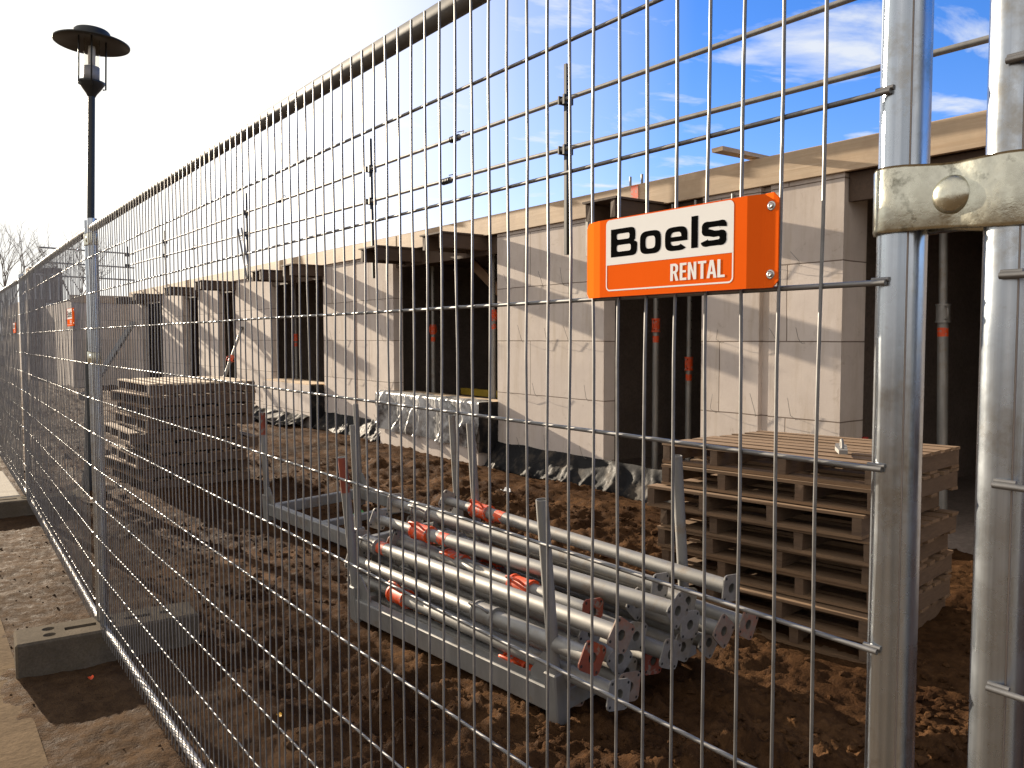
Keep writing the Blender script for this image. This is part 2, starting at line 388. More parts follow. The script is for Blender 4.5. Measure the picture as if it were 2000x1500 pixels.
# skirts out to the building interior and far end
mud = tag(g.build('mud_ground', M_mud), kind='structure')
g = MB(); g.box(-60, -.36, -30, 9.2, -.4, -.143); tag(g.build('pavement', M_pave), kind='structure')
g = MB(); g.box(-60, -.36, 9.2, 90, -.4, -.125); tag(g.build('far_pavement', M_pave), kind='structure')
g = MB(); g.box(-.36, 40, 30.0, 90, -.4, -.2); tag(g.build('far_ground', M_mud), kind='structure')
# loose clods of soil: too many to count
g = MB()
ico = [(0,0,1)]+[(.894*math.cos(k*2*PI/5), .894*math.sin(k*2*PI/5), .447) for k in range(5)]+[(.894*math.cos((k+.5)*2*PI/5), .894*math.sin((k+.5)*2*PI/5), -.447) for k in range(5)]+[(0,0,-1)]
icf = [(0,1+k,1+(k+1)%5) for k in range(5)]+[(1+k,6+k,1+(k+1)%5) for k in range(5)]+[(1+(k+1)%5,6+k,6+(k+1)%5) for k in range(5)]+[(11,6+(k+1)%5,6+k) for k in range(5)]
def clod(x, y, s):
    q = Quaternion((random.random()-.5, random.random()-.5, random.random()-.5, random.random()-.5)).normalized()
    sc = (s*random.uniform(.7,1.3), s*random.uniform(.7,1.3), s*random.uniform(.5,.9))
    z = hmud(x, y)
    vs = []
    for v in ico:
        w = q @ Vector(v); w *= random.uniform(.72, 1.2)
        vs.append((x+w.x*sc[0], y+w.y*sc[1], z+w.z*sc[2]+s*.15))
    g.add(vs, icf, False)
for i in range(9000):
    y = .3 + 8.5*random.random()**1.7; x = random.uniform(.35, 4.9)
    if fbm(x*1.1, y*1.1, 4.4, 2) < -.12: continue
    clod(x, y, min(.045, random.uniform(.003, .011)*(1+random.random()**5*3.2)))
for i in range(500):
    clod(random.uniform(-.45, .5), random.uniform(.8, 9), random.uniform(.003, .008))
for i in range(700):
    a = random.gauss(2.2, .5); b_ = random.gauss(.75, .28)
    if a > .6: clod(a, b_, random.uniform(.008, .026))
for i in range(500):
    a = random.gauss(1.5, .4); b_ = random.gauss(1.25, .35)
    if a > .5: clod(a, b_, random.uniform(.006, .02))
tag(g.build('soil_clods', M_mud), 'loose brown clods of earth scattered over the muddy site', 'soil', kind='stuff')

# ------------------------------------------------------------------ fence panels
B = .165; YR, YL = -.062, 3.8275; ZT = 11.7*B-.024
def make_panel(name, label, cat_group, L=YL-YR, seed=1, nv=84, r_v=.0019):
    """local: post axis at y=0 and y=L, x=0 plane, street side is -x"""
    rnd = random.Random(seed)
    t = thing(name, label, 'fence', group=cat_group)
    for y in (0, L):
        m = MB(); top = ZT+.045; bot = -.06
        m.hollow(.0207, .0185, bot, top, 28)
        sa = R(221 if y == 0 else 216); m.tube([(.0206*math.cos(sa), .0206*math.sin(sa), z) for z in (bot, .7, 1.4, top-.001)], .0009, 6, True, 1)
        for zc in (ZT-.135,): m.lathe([(.0207,zc-.002),(.0212,zc-.0012),(.0212,zc+.0012),(.0207,zc+.002)], 28, 1)
        p = m.build('post', [M_post, M_seam], t); p.location = (0, y, 0)
    m = MB(); m.tube([(0, .02, ZT), (0, L*.25, ZT+.006), (0, L*.5, ZT+.010), (0, L*.75, ZT+.006), (0, L-.02, ZT)], .0185, 16, False); m.build('top_rail', M_rail, t)
    m = MB(); m.tube([(0, .02, 0), (0, L*.5, -.004), (0, L-.02, 0)], .0135, 14, False); m.build('bottom_rail', M_brail, t)
    m = MB()
    for j in range(1, 12):
        z = (11.7-j)*B
        a, b_ = .001, L-.001
        pts = [(-.0235+ .0015*noise.noise((k*.7, j*3.1, seed)), a+(b_-a)*k/10, z+.0018*noise.noise((k*.9, j, seed*2.))) for k in range(11)]
        m.tube(pts, .0027, 8)
        for y in (.008, L-.008): m.tube([(-.0215, y-.009, z+.003), (-.0215, y+.007, z+.003)], .0022, 6)      # weld bead
    for i in range(nv+1):
        y = .062 + i*(L-.124+.0)/nv
        ph = rnd.uniform(0, 9); am = rnd.uniform(.0004, .0016)
        zs = [-.016 + (ZT+.022)*k/14 for k in range(15)]
        pts = [(-.0275 + .0012*math.sin(k*1.7+ph), y + am*math.sin(k*.8+ph), z) for k, z in enumerate(zs)]
        m.tube(pts, r_v, 6)
    m.build('wire_mesh', M_wire, t)
    return t
near = make_panel('mesh_fence', 'large galvanised mesh fence panel nearest the viewer, with orange sign wired to it', 'mesh fence panels', seed=1)
near.location = (0, YR, 0)
p2 = copy_tree(near); p2['label'] = 'mesh fence panel beyond the near one, in front of the lamp post'
p2.location = (0, 3.917, 0); a2 = -R(1.45); p2.rotation_euler = (0, 0, a2)
L0 = YL-YR
e2 = Vector((-math.sin(a2)*(L0+.09), math.cos(a2)*(L0+.09), 0)) + Vector(p2.location)
p3 = copy_tree(near); p3['label'] = 'farthest mesh fence panel, cut off by the left edge of the photo'
a3 = -R(.9); p3.location = e2; p3.rotation_euler = (0, 0, a3)
pr_ = copy_tree(near); pr_['label'] = 'mesh fence panel at right edge, only its bright round post and wire ends show'
pr_.location = (0, YR-.0905-L0, 0)

# couplers
def make_coupler():
    t = thing('pipe_clamp', 'yellow zinc clamp plate with domed bolt joining the two near fence posts', 'fence clamp', group='fence couplers')
    d = .0905; r0 = .0212; th = .003
    def prof(side):
        pts = []
        for k in range(9):                      # round the left post, y = 0
            a = PI*.5*(1-k/8*.72) ; pts.append((-(r0*math.cos(a)) if False else -(r0*math.sin(PI/2*(k/8*.95+.12))), r0*math.cos(PI/2*(k/8*.95+.12))))
        pts += [(-r0*.97, -.012), (-r0*.78, -.026), (-r0*.66, -.040), (-r0*.66, -.054), (-r0*.82, -.066)]
        for k in range(9):
            a = PI/2*(1-k/8*.9); pts.append((-(r0*math.sin(a)), -d - r0*math.cos(a)))
        return [(side*x, y) for x, y in pts]
    for side in (1, -1):
        pf = prof(side); m = MB(); vs = []; fs = []; n = len(pf)
        rows = [-.029, -.026, 0, .026, .029]
        for off in (0, 1):
            for zi, z in enumerate(rows):
                for i, (x, y) in enumerate(pf):
                    a = Vector(pf[max(i-1,0)]); c = Vector(pf[min(i+1,n-1)]); tt = (c-a).normalized(); nn = Vector((-tt.y, tt.x))*(-side)*-1
                    if nn.x*side > 0: nn = -nn
                    k = th*off + (0 if zi not in (0, 4) else (.0008 if not off else -.0008))
                    lift = -.004*sstep(.0, .09, -y)
                    narrow = 1 - .07*math.exp(-((y+.045)/.03)**2)
                    vs.append((x+nn.x*k, y+nn.y*k, z*narrow+lift))
        nr = len(rows)
        for off in (0, 1):
            for zi in range(nr-1):
                for i in range(n-1):
                    f = [off*nr*n+zi*n+i, off*nr*n+zi*n+i+1, off*nr*n+(zi+1)*n+i+1, off*nr*n+(zi+1)*n+i]; fs.append(f if off else f[::-1])
        q = nr*n
        for zi in (0, nr-1):
            for i in range(n-1): fs.append([zi*n+i, zi*n+i+1, q+zi*n+i+1, q+zi*n+i])
        for zi in range(nr-1):
            for i in (0, n-1): fs.append([zi*n+i, (zi+1)*n+i, q+(zi+1)*n+i, q+zi*n+i])
        m.add(vs, fs, True); m.build('clamp_plate', M_zinc, t)
    m = MB(); Mx = Matrix.Translation((-.0165, -.0505, -.002)) @ Matrix.Rotation(R(-90), 4, 'Y')
    m.lathe([(.0158,0),(.0160,.0015),(.0148,.0040),(.0118,.0066),(.0075,.0083),(.003,.0090),(0,.0091)], 32, 0, Mx)
    m.lathe([(.005,-.04),(.005,.001)], 12, 0, Mx); m.build('carriage_bolt', M_zinc, t)
    m = MB(); m.prism([(.010*math.cos(k*PI/3), .010*math.sin(k*PI/3)) for k in range(6)], 0, .008, 0, Matrix.Translation((.0172, -.0505, -.002)) @ Matrix.Rotation(R(90), 4, 'Y')); m.build('nut', M_zinc, t)
    return t
cp = make_coupler(); cp.location = (0, YR, 1.507)
c2 = copy_tree(cp); c2['label'] = 'small looking zinc clamp high on the joint where the fence passes the lamp post'; c2.location = (0, 3.918, 1.86)
c3 = copy_tree(cp); c3['label'] = 'small looking zinc clamp at eye height on the joint beside the lamp post'; c3.location = (0, 3.918, 1.30)

# sign
def build_text():
    """letters as ribbons and outlines, unit = cap height; returns list of (kind, data)"""
    pass
def rr(x0, x1, y0, y1, r, n=6):
    pts = []
    for cx, cy, a0 in ((x1-r,y1-r,0),(x0+r,y1-r,90),(x0+r,y0+r,180),(x1-r,y0+r,270)):
        for k in range(n+1):
            a = R(a0+90*k/n); pts.append((cx+r*math.cos(a), cy+r*math.sin(a)))
    return pts
def curve_mesh(loops_list):
    """filled 2D outlines with holes -> (verts, faces)"""
    cu = bpy.data.curves.new('tmp', 'CURVE'); cu.dimensions = '2D'; cu.fill_mode = 'BOTH'
    for lp in loops_list:
        s_ = cu.splines.new('POLY'); s_.points.add(len(lp)-1)
        for p, (x, y) in zip(s_.points, lp): p.co = (x, y, 0, 1)
        s_.use_cyclic_u = True
    o = bpy.data.objects.new('tmp', cu); COL.objects.link(o)
    dg = bpy.context.evaluated_depsgraph_get(); me = bpy.data.meshes.new_from_object(o.evaluated_get(dg))
    vs = [tuple(v.co) for v in me.vertices]; fs = [list(p.vertices) for p in me.polygons]
    bpy.data.objects.remove(o); bpy.data.curves.remove(cu); bpy.data.meshes.remove(me)
    return vs, fs
def ribbon(path, w):
    L_ = []; R_ = []; n = len(path)
    for i, p in enumerate(path):
        a = Vector(path[max(i-1,0)]); c = Vector(path[min(i+1,n-1)]); t = (c-a).normalized(); nn = Vector((-t.y, t.x))
        ww = w(i/(n-1), t)/2
        L_.append((p[0]+nn.x*ww, p[1]+nn.y*ww)); R_.append((p[0]-nn.x*ww, p[1]-nn.y*ww))
    return L_ + R_[::-1]
def arc(cx, cy, rx, ry, a0, a1, n=10, e=.62):
    out = []
    for k in range(n+1):
        a = R(a0+(a1-a0)*k/n); c, s_ = math.cos(a), math.sin(a)
        out.append((cx+rx*math.copysign(abs(c)**e, c), cy+ry*math.copysign(abs(s_)**e, s_)))
    return out
def boels():
    hw = lambda u, t: .19*abs(t.x)+.25*abs(t.y)         # stroke: heavier verticals
    out = []
    # B
    Bo = [(0,0),(0,1),(.86,1)]+arc(.86,.77,.24,.23,90,0,6,.75)[1:]+[(1.10,.70)]+arc(.95,.60,.15,.09,0,-50,3,1)[1:]+[(1.05,.505)]+arc(.96,.40,.22,.12,60,0,4,1)[1:]+[(1.18,.26)]+arc(.92,.25,.26,.25,0,-90,6,.75)[1:]
    out.append((0, [Bo, rr(.27,.84,.61,.82,.07), rr(.27,.90,.18,.42,.08)]))
    # o
    out.append((1.30, [arc(.44,.375,.44,.395,0,360,40,.55)[:-1], arc(.44,.375,.20,.215,0,360,32,.55)[:-1]]))
    # e
    path = [(.25,.345),(.50,.345),(.755,.345)]
    outer = arc(.44,.375,.44,.395,-4,300,40,.55)
    e_out = arc(.44,.375,.44,.395,0,318,44,.55); e_in = arc(.44,.375,.21,.225,318,180,18,.55)
    loop = [(.88,.29)]+e_out+[(.64,.175)]+[p for p in e_in if p[1] < .28]+[(.235,.29)]
    hole = [(.235,.44),(.645,.44)]+[p for p in arc(.44,.40,.205,.20,10,170,14,.6)]
    out.append((2.34, [loop, hole]))
    # l
    out.append((3.36, [[(0,0),(.25,0),(.25,1.03),(0,1.03)]]))
    # s
    sp_ = [(.78,.545)]+arc(.62,.60,.16,.085,0,90,5,1)[1:]+[(.45,.685)]+arc(.28,.555,.155,.13,90,270,10,.9)+[(.45,.375)]+arc(.62,.235,.155,.14,90,-90,10,.9)+[(.45,.09)]+arc(.27,.175,.165,.085,-90,-180,5,1)
    out.append((3.74, [ribbon(sp_, lambda u, t: .175*abs(t.x)+.22*abs(t.y))]))
    return out, 4.64
def rental():
    w = .36; s_ = .125; out = []
    Rr = [(0,0),(s_,0),(s_,.42),(.17,.42),(.25,0),(w+.03,0),(.275,.46)]+[(.33,.52),(w,.60),(w+.005,.72),(w,.85),(.32,.94),(.24,1),(0,1)]
    E_ = [(0,0),(.31,0),(.31,.14),(s_,.14),(s_,.44),(.28,.44),(.28,.57),(s_,.57),(s_,.86),(.31,.86),(.31,1),(0,1)]
    N_ = [(0,0),(s_,0),(s_,.62),(.255,0),(.38,0),(.38,1),(.26,1),(.26,.40),(.125,1),(0,1)]
    T_ = [(.12,0),(.245,0),(.245,.86),(.365,.86),(.365,1),(0,1),(0,.86),(.12,.86)]
    A_ = [(0,0),(.125,0),(.15,.22),(.27,.22),(.295,0),(.42,0),(.285,1),(.135,1)]
    L_ = [(0,0),(.31,0),(.31,.14),(s_,.14),(s_,1),(0,1)]
    x = 0
    for lp, adv in (([Rr, [(s_,.56),(s_,.86),(.20,.86),(.235,.80),(.24,.71),(.235,.62),(.20,.56)]], .44), ([E_], .37), ([N_], .45), ([T_], .385), ([A_, [(.165,.35),(.255,.35),(.21,.74)]], .455), ([L_], .31)):
        out.append((x, lp)); x += adv
    return out, x
def make_sign():
    """local: u to the right (world -Y), z up, front faces street (-X). origin at plate centre"""
    t = thing('rental_sign', 'orange and white rental sign with black lettering on the nearest fence panel', 'sign', group='rental signs on the fence')
    Wd, H = .282, .0915
    # bent plate profile (u, depth): tabs bent back towards the wires
    pf = [(-Wd/2, .010), (-Wd/2+.020, .003), (-Wd/2+.034, .0), (Wd/2-.034, .0), (Wd/2-.020, .005), (Wd/2-.017, .0055), (Wd/2, .0035)]
    c = .006
    m = MB()
    def V(u, z, d): return (d, -u, z)
    P0 = []; P1 = []
    n = len(pf)
    for k, (u, d) in enumerate(pf):
        hh = H/2 - (c if k in (0, n-1) else 0)
        P0.append([V(u, -hh, d), V(u, hh, d)]); P1.append([V(u, -hh, d+.0016), V(u, hh, d+.0016)])
    # add chamfer columns
    def cols(off):
        out = []
        for k, (u, d) in enumerate(pf):
            if k == n-1: out.append([V(u-c, -H/2, d+off), V(u-c, H/2, d+off)])
            if k in (0, n-1): out.append([V(u, -H/2+c, d+off), V(u, H/2-c, d+off)])
            else: out.append([V(u, -H/2, d+off), V(u, H/2, d+off)])
            if k == 0: out.append([V(u+c, -H/2, d+off-.002), V(u+c, H/2, d+off-.002)])
        return out
    A, Bk = cols(0), cols(.0016)
    m.grid(A, smooth=False, flip=True); m.grid(Bk, smooth=False)
    for k in range(len(A)-1):
        for e in (0, 1): m.add([A[k][e], A[k+1][e], Bk[k+1][e], Bk[k][e]], [(0,1,2,3)])
    for k in (0, len(A)-1): m.add([A[k][0], A[k][1], Bk[k][1], Bk[k][0]], [(0,1,2,3)])
    m.build('sign_plate', M_sign, t)
    def flat(name, lst, mt, ox, oz, sx, sz, d):
        m = MB()
        for dx, loops in lst:
            vs, fs = curve_mesh(loops)
            m.add([V(ox+(x+dx)*sx, oz+y*sz, d) for x, y, _ in vs], fs)
        return m.build(name, mt, t)
    pl, pr2, pb, pt, pm = -.096, .091, -.039, .0445, -.0085
    # white field above, thin white frame round the lower orange field
    up = [(pl,pm),(pr2,pm)]+[p for p in rr(pl,pr2,pb,pt,.006) if p[1] > 0]
    # order the outline: bottom-left, bottom-right, arcs
    flat('white_field', [(0, [up])], M_white, 0, 0, 1, 1, -.0002)
    w = .0017
    o_ = [p for p in rr(pl,pr2,pb,pt,.006) if p[1] < 0]; i_ = [p for p in rr(pl+w,pr2-w,pb+w,pt-w,.0045) if p[1] < 0]
    flat('white_border', [(0, [[(pl,pm-.00005)]+o_+[(pr2,pm-.00005),(pr2-w,pm-.00005)]+i_[::-1]+[(pl+w,pm-.00005)]])], M_white, 0, 0, 1, 1, -.0002)
    lst, wd = boels(); sx = .170/wd; flat('lettering', lst, M_black, pl+.0085, .0005, sx, .0325, -.00036)
    lst, wd = rental(); sx = .074/wd; flat('lettering', lst, M_white, pr2-.0105-.074, -.0325, sx, .0185, -.00036)
    for u, dd in ((Wd/2-.0085, .0042), (-Wd/2+.008, .0075)):
        for z in (.033, -.033):
            m = MB(); Mx = Matrix.Translation(V(u, z, dd)) @ Matrix.Rotation(R(-90), 4, 'Y')
            if u > 0:
                m.lathe([(.0048,0),(.0048,.0009),(.0040,.0014),(.0031,.0014),(.0029,.0010)], 20, 0, Mx); m.lathe([(.0029,.0010),(.0024,.0028),(.0012,.0032),(.0011,.0022),(0,.0022)], 16, 0, Mx)
                m.build('screw', M_screw, t)
    return t
sg = make_sign(); sg.location = (-.0405, .181, 1.482)
s2 = copy_tree(sg); s2['label'] = 'foreshortened rental sign on the fence panel in front of the lamp post'; s2.location = Vector(p2.location)+Vector((-.035, .42, 1.50)); s2.rotation_euler = (0,0,a2)
s3 = copy_tree(sg); s3['label'] = 'distant sliver of a rental sign on the leftmost fence panel'; s3.location = Vector(p3.location)+Vector((-.03, .40, 1.49)); s3.rotation_euler = (0,0,a3)

# concrete feet
def make_foot():
    bmh = MB(); bmh.cbox(-.395, .395, -.12, .12, -.18, .0, .010); o = bmh.build('ballast_block', M_conc)
    cut = MB()
    for x, y in ((-.255, .045), (-.255, -.045), (.0, .045), (.0,-.045), (.255, .0)): cut.lathe([(0,-.10),(.027,-.10),(.027,.05),(0,.05)], 20, 0, Matrix.Translation((x, y, 0)))
    cut.box(-.19, -.055, -.022, .022, -.035, .03); cut.box(.07,.19,-.02,.02,-.03,.03)
    c = cut.build('tmpcut', M_conc)
    md = o.modifiers.new('b', 'BOOLEAN'); md.object = c; md.solver = 'EXACT'
    dg = bpy.context.evaluated_depsgraph_get(); me = bpy.data.meshes.new_from_object(o.evaluated_get(dg))
    o.modifiers.clear(); o.data = me; bpy.data.objects.remove(c)
    return o
ft = make_foot(); tag(ft, 'grey concrete fence foot with two round sockets and a slot, lower left', 'fence foot', 'concrete fence feet')
ft.location = (.025, 3.865, .012); ft.rotation_euler = (0, 0, R(-3.5))
def cpfoot(loc, label, rz=0):
    o = ft.copy(); COL.objects.link(o); o.location = loc; o.rotation_euler = (0,0,rz); o['label'] = label; return o
cpfoot((e2.x-.04, e2.y-.045, -.012), 'sunlit concrete fence foot under the second joint, at the left edge', R(-2))
g = MB(); g.cbox(-1.0, .05, 8.02, 9.7, -.2, -.012, .012); o = g.build('concrete_slab', M_slab); tag(o, 'pale sunlit concrete slab beside the fence at the left edge', 'slab')
cpfoot((.0, YR-.045, -.012), 'concrete fence foot under the clamped posts at right', 0)

# ------------------------------------------------------------------ lamp post
t = thing('street_lamp', 'black lamp post with flat disc shade and glass lantern', 'street lamp', (.70, 8.62, -.06), (0, R(1.9), 0))
m = MB(); m.lathe([(.062,-.2),(.062,.10),(.050,.14),(.046,1.2),(.036,1.25),(.033,3.84),(.034,3.87)], 20); m.build('pole', M_lamp, t)
m = MB(); m.box(-.35,.35,-.22,.22,-.2,-.10); m.build('base_slab', M_conc, t)
m = MB(); m.lathe([(.036,3.84),(.05,3.868),(.085,3.915),(.118,3.968),(.122,3.985),(.0,3.99)], 28); m.build('lantern_cup', M_lamp, t)
m = MB(); m.lathe([(.0,3.992),(.072,3.992),(.072,4.13),(.0,4.13)], 24); m.build('gear_box', M_lampgrey, t)
m = MB(); m.lathe([(.07,4.132),(.07,4.40)], 28); m.lathe([(.066,4.40),(.066,4.132)], 28); m.build('lantern_glass', M_lglass, t)
m = MB(); m.lathe([(.0,4.14),(.032,4.14),(.034,4.26),(.030,4.33),(.0,4.335)], 16); m.build('bulb', M_white, t)
m = MB(); m.lathe([(.0,4.405),(.12,4.40),(.342,4.350),(.345,4.356),(.345,4.366),(.17,4.42),(.165,4.47),(.15,4.485),(0,4.487)], 48); m.build('disc_shade', M_lamp, t)
for a in (-100, 5, 200):
    m = MB(); x, y = .13*math.cos(R(a)), .13*math.sin(R(a))
    m.tube([(x*.8,y*.8,3.93),(x,y,3.935),(x,y,4.40)], .008, 8); m.build('stay_rod', M_lamp, t)

# ------------------------------------------------------------------ building
XW = 5.15; ZB, ZR = 2.665, 2.90
bd = thing('unfinished_building', 'long unfinished single storey block building behind the fence, with dark openings', 'building', (XW, 15, GZ))
def bpart(name, m, mt, parent=None, bevel=0):
    o = m.build(name, mt, None, bevel); o.parent = parent or bd
    o.matrix_parent_inverse = Matrix.Translation((XW, 15, GZ)).inverted()
    return o
piers = [(-3.5, .9), (3.15, 4.55), (5.86, 7.78), (10.47, 13.03), (15.65, 17.8), (19.1, 20.7), (22.1, 24.3), (26.7, 28.6)]
groove = {1: 3.87, 3: 11.75, 5: 19.75}
for i, (a, b_) in enumerate(piers):
    m = MB(); tk = .33 if i == 1 else .16
    if i in groove:
        gq = groove[i]; m.box(XW, XW+tk, a, gq-.05, -.3, ZB-.004); m.box(XW+.05, XW+tk-.02, gq-.05, gq+.05, -.3, ZB-.004); m.box(XW, XW+tk, gq+.05, b_, -.3, ZB-.004)
    else: m.box(XW, XW+tk, a, b_, -.3, ZB-.004)
    bpart('wall_pier', m, M_block)
# projecting parapet boxes below the windows
for (a, b_, xx) in ((7.85, 10.45, 4.90), (13.08, 15.45, 4.90)):
    m = MB(); m.box(xx, XW+.25, a, b_, -.3, .565); bpart('window_parapet', m, M_block)
    m = MB(); m.box(xx+.02, XW+.3, a+.02, b_-.02, .568, .590); bpart('sill_board', m, M_fascia)
# timber edge beam in lengths
cuts = [-3.4, 1.35, 5.62, 10.3, 14.8, 19.4, 24.0, 28.4]
for i in range(len(cuts)-1):
    a, b_ = cuts[i], cuts[i+1]-.006
    m = MB(); dz = random.uniform(-.012, .012); m.box(XW-.035+random.uniform(-.006,.006), XW+.012, a, b_, ZB+dz, ZR+dz); bpart('edge_board', m, M_fascia, bevel=.003)
    m = MB(); m.box(XW+.016, XW+.2, a, b_-.02, ZR-.03, ZR+.012); bpart('top_batten', m, M_fascia)
m = MB(); m.box(XW+.02, 10.6, -3.4, 28.4, ZB+.004, ZR-.034); bpart('roof_slab', m, M_inner)
m = MB(); m.box(9.6, 9.8, -3.5, 28.6, -.3, ZB-.002); bpart('back_wall', m, M_inner)
for y in (-3.3, .2, 3.72, 6.85, 11.9, 16.7, 20, 23.2, 27.6):
    m = MB(); m.box(XW+.32, 9.58, y, y+.2, -.3, ZB-.002); bpart('cross_wall', m, M_inner)
m = MB(); m.box(XW+.31, 9.58, -3.4, 28.5, -.3, -.13); bpart('floor_slab', m, M_inner)
# formwork stubs sticking out over the openings
for (y, xt, w, z0, h) in ((5.02,4.50,.42,2.49,.165),(8.05,4.52,.5,2.49,.17),(9.68,4.49,.55,2.47,.17),(13.0,4.56,.42,2.47,.17),(14.38,4.52,.52,2.47,.165),(17.75,4.40,.5,2.46,.17),(20.6,4.45,.55,2.47,.17),(24.3,4.45,.5,2.47,.17),(26.6,4.45,.5,2.47,.17),(-1.2,4.85,.3,2.52,.13)):
    m = MB(); m.box(xt, XW+.6, y, y+.06, z0, z0+h, j=.004); m.box(xt+.02, XW+.6, y+w-.06, y+w, z0, z0+h, j=.004); m.box(xt-.01, XW+.6, y-.02, y+w+.02, z0+h+.002, z0+h+.022)
    bpart('formwork_stub', m, M_form)
# boards over the heads of the openings
for (a, b_) in ((4.56,5.85),(7.79,10.46),(13.04,15.64),(17.81,19.09),(20.71,22.09),(24.31,26.69),(.91,3.14)):
    m = MB(); m.box(XW+.05, XW+.10, a, b_, 2.44, ZB-.006); bpart('lintel_form', m, M_form)
m = MB(); m.box(XW-.0445, XW-.0425, 5.33, 5.43, ZB+.06, ZR-.01); bpart('paint_mark', m, M_orange)
# loose batten lying on the roof edge
m = MB(); m.box(4.72, 5.7, 3.98, 4.09, 2.925, 2.955, j=.006); bpart('roof_batten', m, M_fascia)
# far wing, square to the long front
m = MB(); m.box(3.47, XW-.003, 28.62, 40, -.3, 2.60); bpart('wing_wall', m, M_block)
m = MB(); m.box(3.42, XW+.05, 28.57, 28.612, 2.55, 2.78); bpart('edge_board', m, M_fascia)
# wall ties: bent wires sticking out of the bed joints
rt = random.Random(5)
for (a, b_) in piers[1:4]:
    for z in (.717, 1.344, 1.971, .09):
        for k in range(3):
            y = a+.15+(b_-a-.3)*(k+rt.uniform(.1,.9))/3
            m = MB(); l = rt.uniform(.10,.2); m.tube([(XW+.02,y,z),(XW-.035,y,z-.004),(XW-.06,y+rt.uniform(-.02,.05),z+.03),(XW-.075,y+rt.uniform(0,.06),z+l)], .0022, 5)
            bpart('wall_tie', m, M_rack)
# steel channel brackets under the beam
for y in (6.16, 10.66):
    m = MB(); m.box(XW-.06, XW-.04, y-.11, y-.075, 2.25, ZB-.02); bpart('bracket', m, M_prop)
for y in (5.30, 5.46, 4.9, 4.62, 4.2):
    m = MB(); m.tube([(XW-.02, y, ZB-.02),(XW-.02, y, ZB-.09 if y<5 else ZR+.09)], .012, 8); bpart('tie_rod', m, M_prop)

# black foil
def foil(name, label, prof, y0, y1, nu, nv, amp, seed, cat='plastic sheet', group='black plastic sheets on the building'):
    """prof(v) -> (x, z, normal) of the hanging line"""
    P = []
    for i in range(nu):
        u = i/(nu-1); row = []
        for j in range(nv):
            v = j/(nv-1); x, z, nx, nz = prof(v, u)
            y = y0+(y1-y0)*u
            d = amp*(.4+v)*(fbm(y*4.5+.6*math.sin(v*3), v*.9, seed, 4, 2.2, .55)*1.2+.25*abs(noise.noise((y*13, v*2.2, seed))))
            d = max(d, -.002)+.006
            row.append((x+nx*d, y+.03*noise.noise((v*3, y*2, seed+4)), z+nz*d*.6))
        P.append(row)
    m = MB(); m.grid(P)
    return tag(m.build(name, M_sheet if name == 'foil_sheet' else M_foil), label, cat, group)
def hang(v, u):
    if v < .18: return (5.14-.24*v/.18, .597, 0, 1)
    k = (v-.18)/.82; ln = .55+.05*noise.noise((u*4, 2, 2))+.09*max(0, .45-u)
    return (4.895-.01*k, .597-ln*k, -1, 0)
foil('foil_sheet', 'crinkled black foil hung over the parapet below the large middle window', hang, 7.80, 10.50, 150, 46, .075, 1.3)
# its end flap
def flap(x0, x1, y, z0, z1, seed, label):
    P = []
    for i in range(16):
        u = i/15; row = []
        for j in range(26):
            v = j/25
            d = .03*(.3+v)*(fbm(u*3, v*2, seed, 3)+.2)
            row.append((x0+(x1-x0)*u, y-max(d,0)-.012, z0+(z1-z0)*v*(1-.15*u*noise.noise((u*3,seed,1)))))
        P.append(row)
    m = MB(); m.grid(P); return tag(m.build('foil_flap', M_foil), label, 'plastic sheet', 'black plastic sheets on the building')
flap(4.86, 5.15, 7.79, .60, -.02, 2.2, 'black foil flap on the near end of the foil covered parapet')
flap(4.88, 5.15, 13.07, .575, -.16, 5.2, 'black foil strip on the near end of the bare parapet farther left')
def strip(v, u):
    return (5.145-.22*min(1, v*1.2), .10-.30*min(1, v*1.1)+.03*noise.noise((u*9, v*3, 8)), -.7, .7)
foil('ground_foil', 'black foil along the foot of the wall pier right of the foil covered parapet', strip, 4.6, 7.75, 130, 26, .06, 3.9)
foil('ground_foil', 'rumpled black foil on the ground between the two parapets', strip, 10.5, 13.0, 110, 26, .09, 6.1)
def strip2(v, u): return (4.9-.5*v, .02-.14*min(1, v*1.5)+.05*noise.noise((u*6, v*3, 3)), -.5, .85)
foil('ground_foil', 'shiny foil spread on the ground before the bare parapet', strip2, 13.1, 16.2, 110, 26, .09, 8.4)

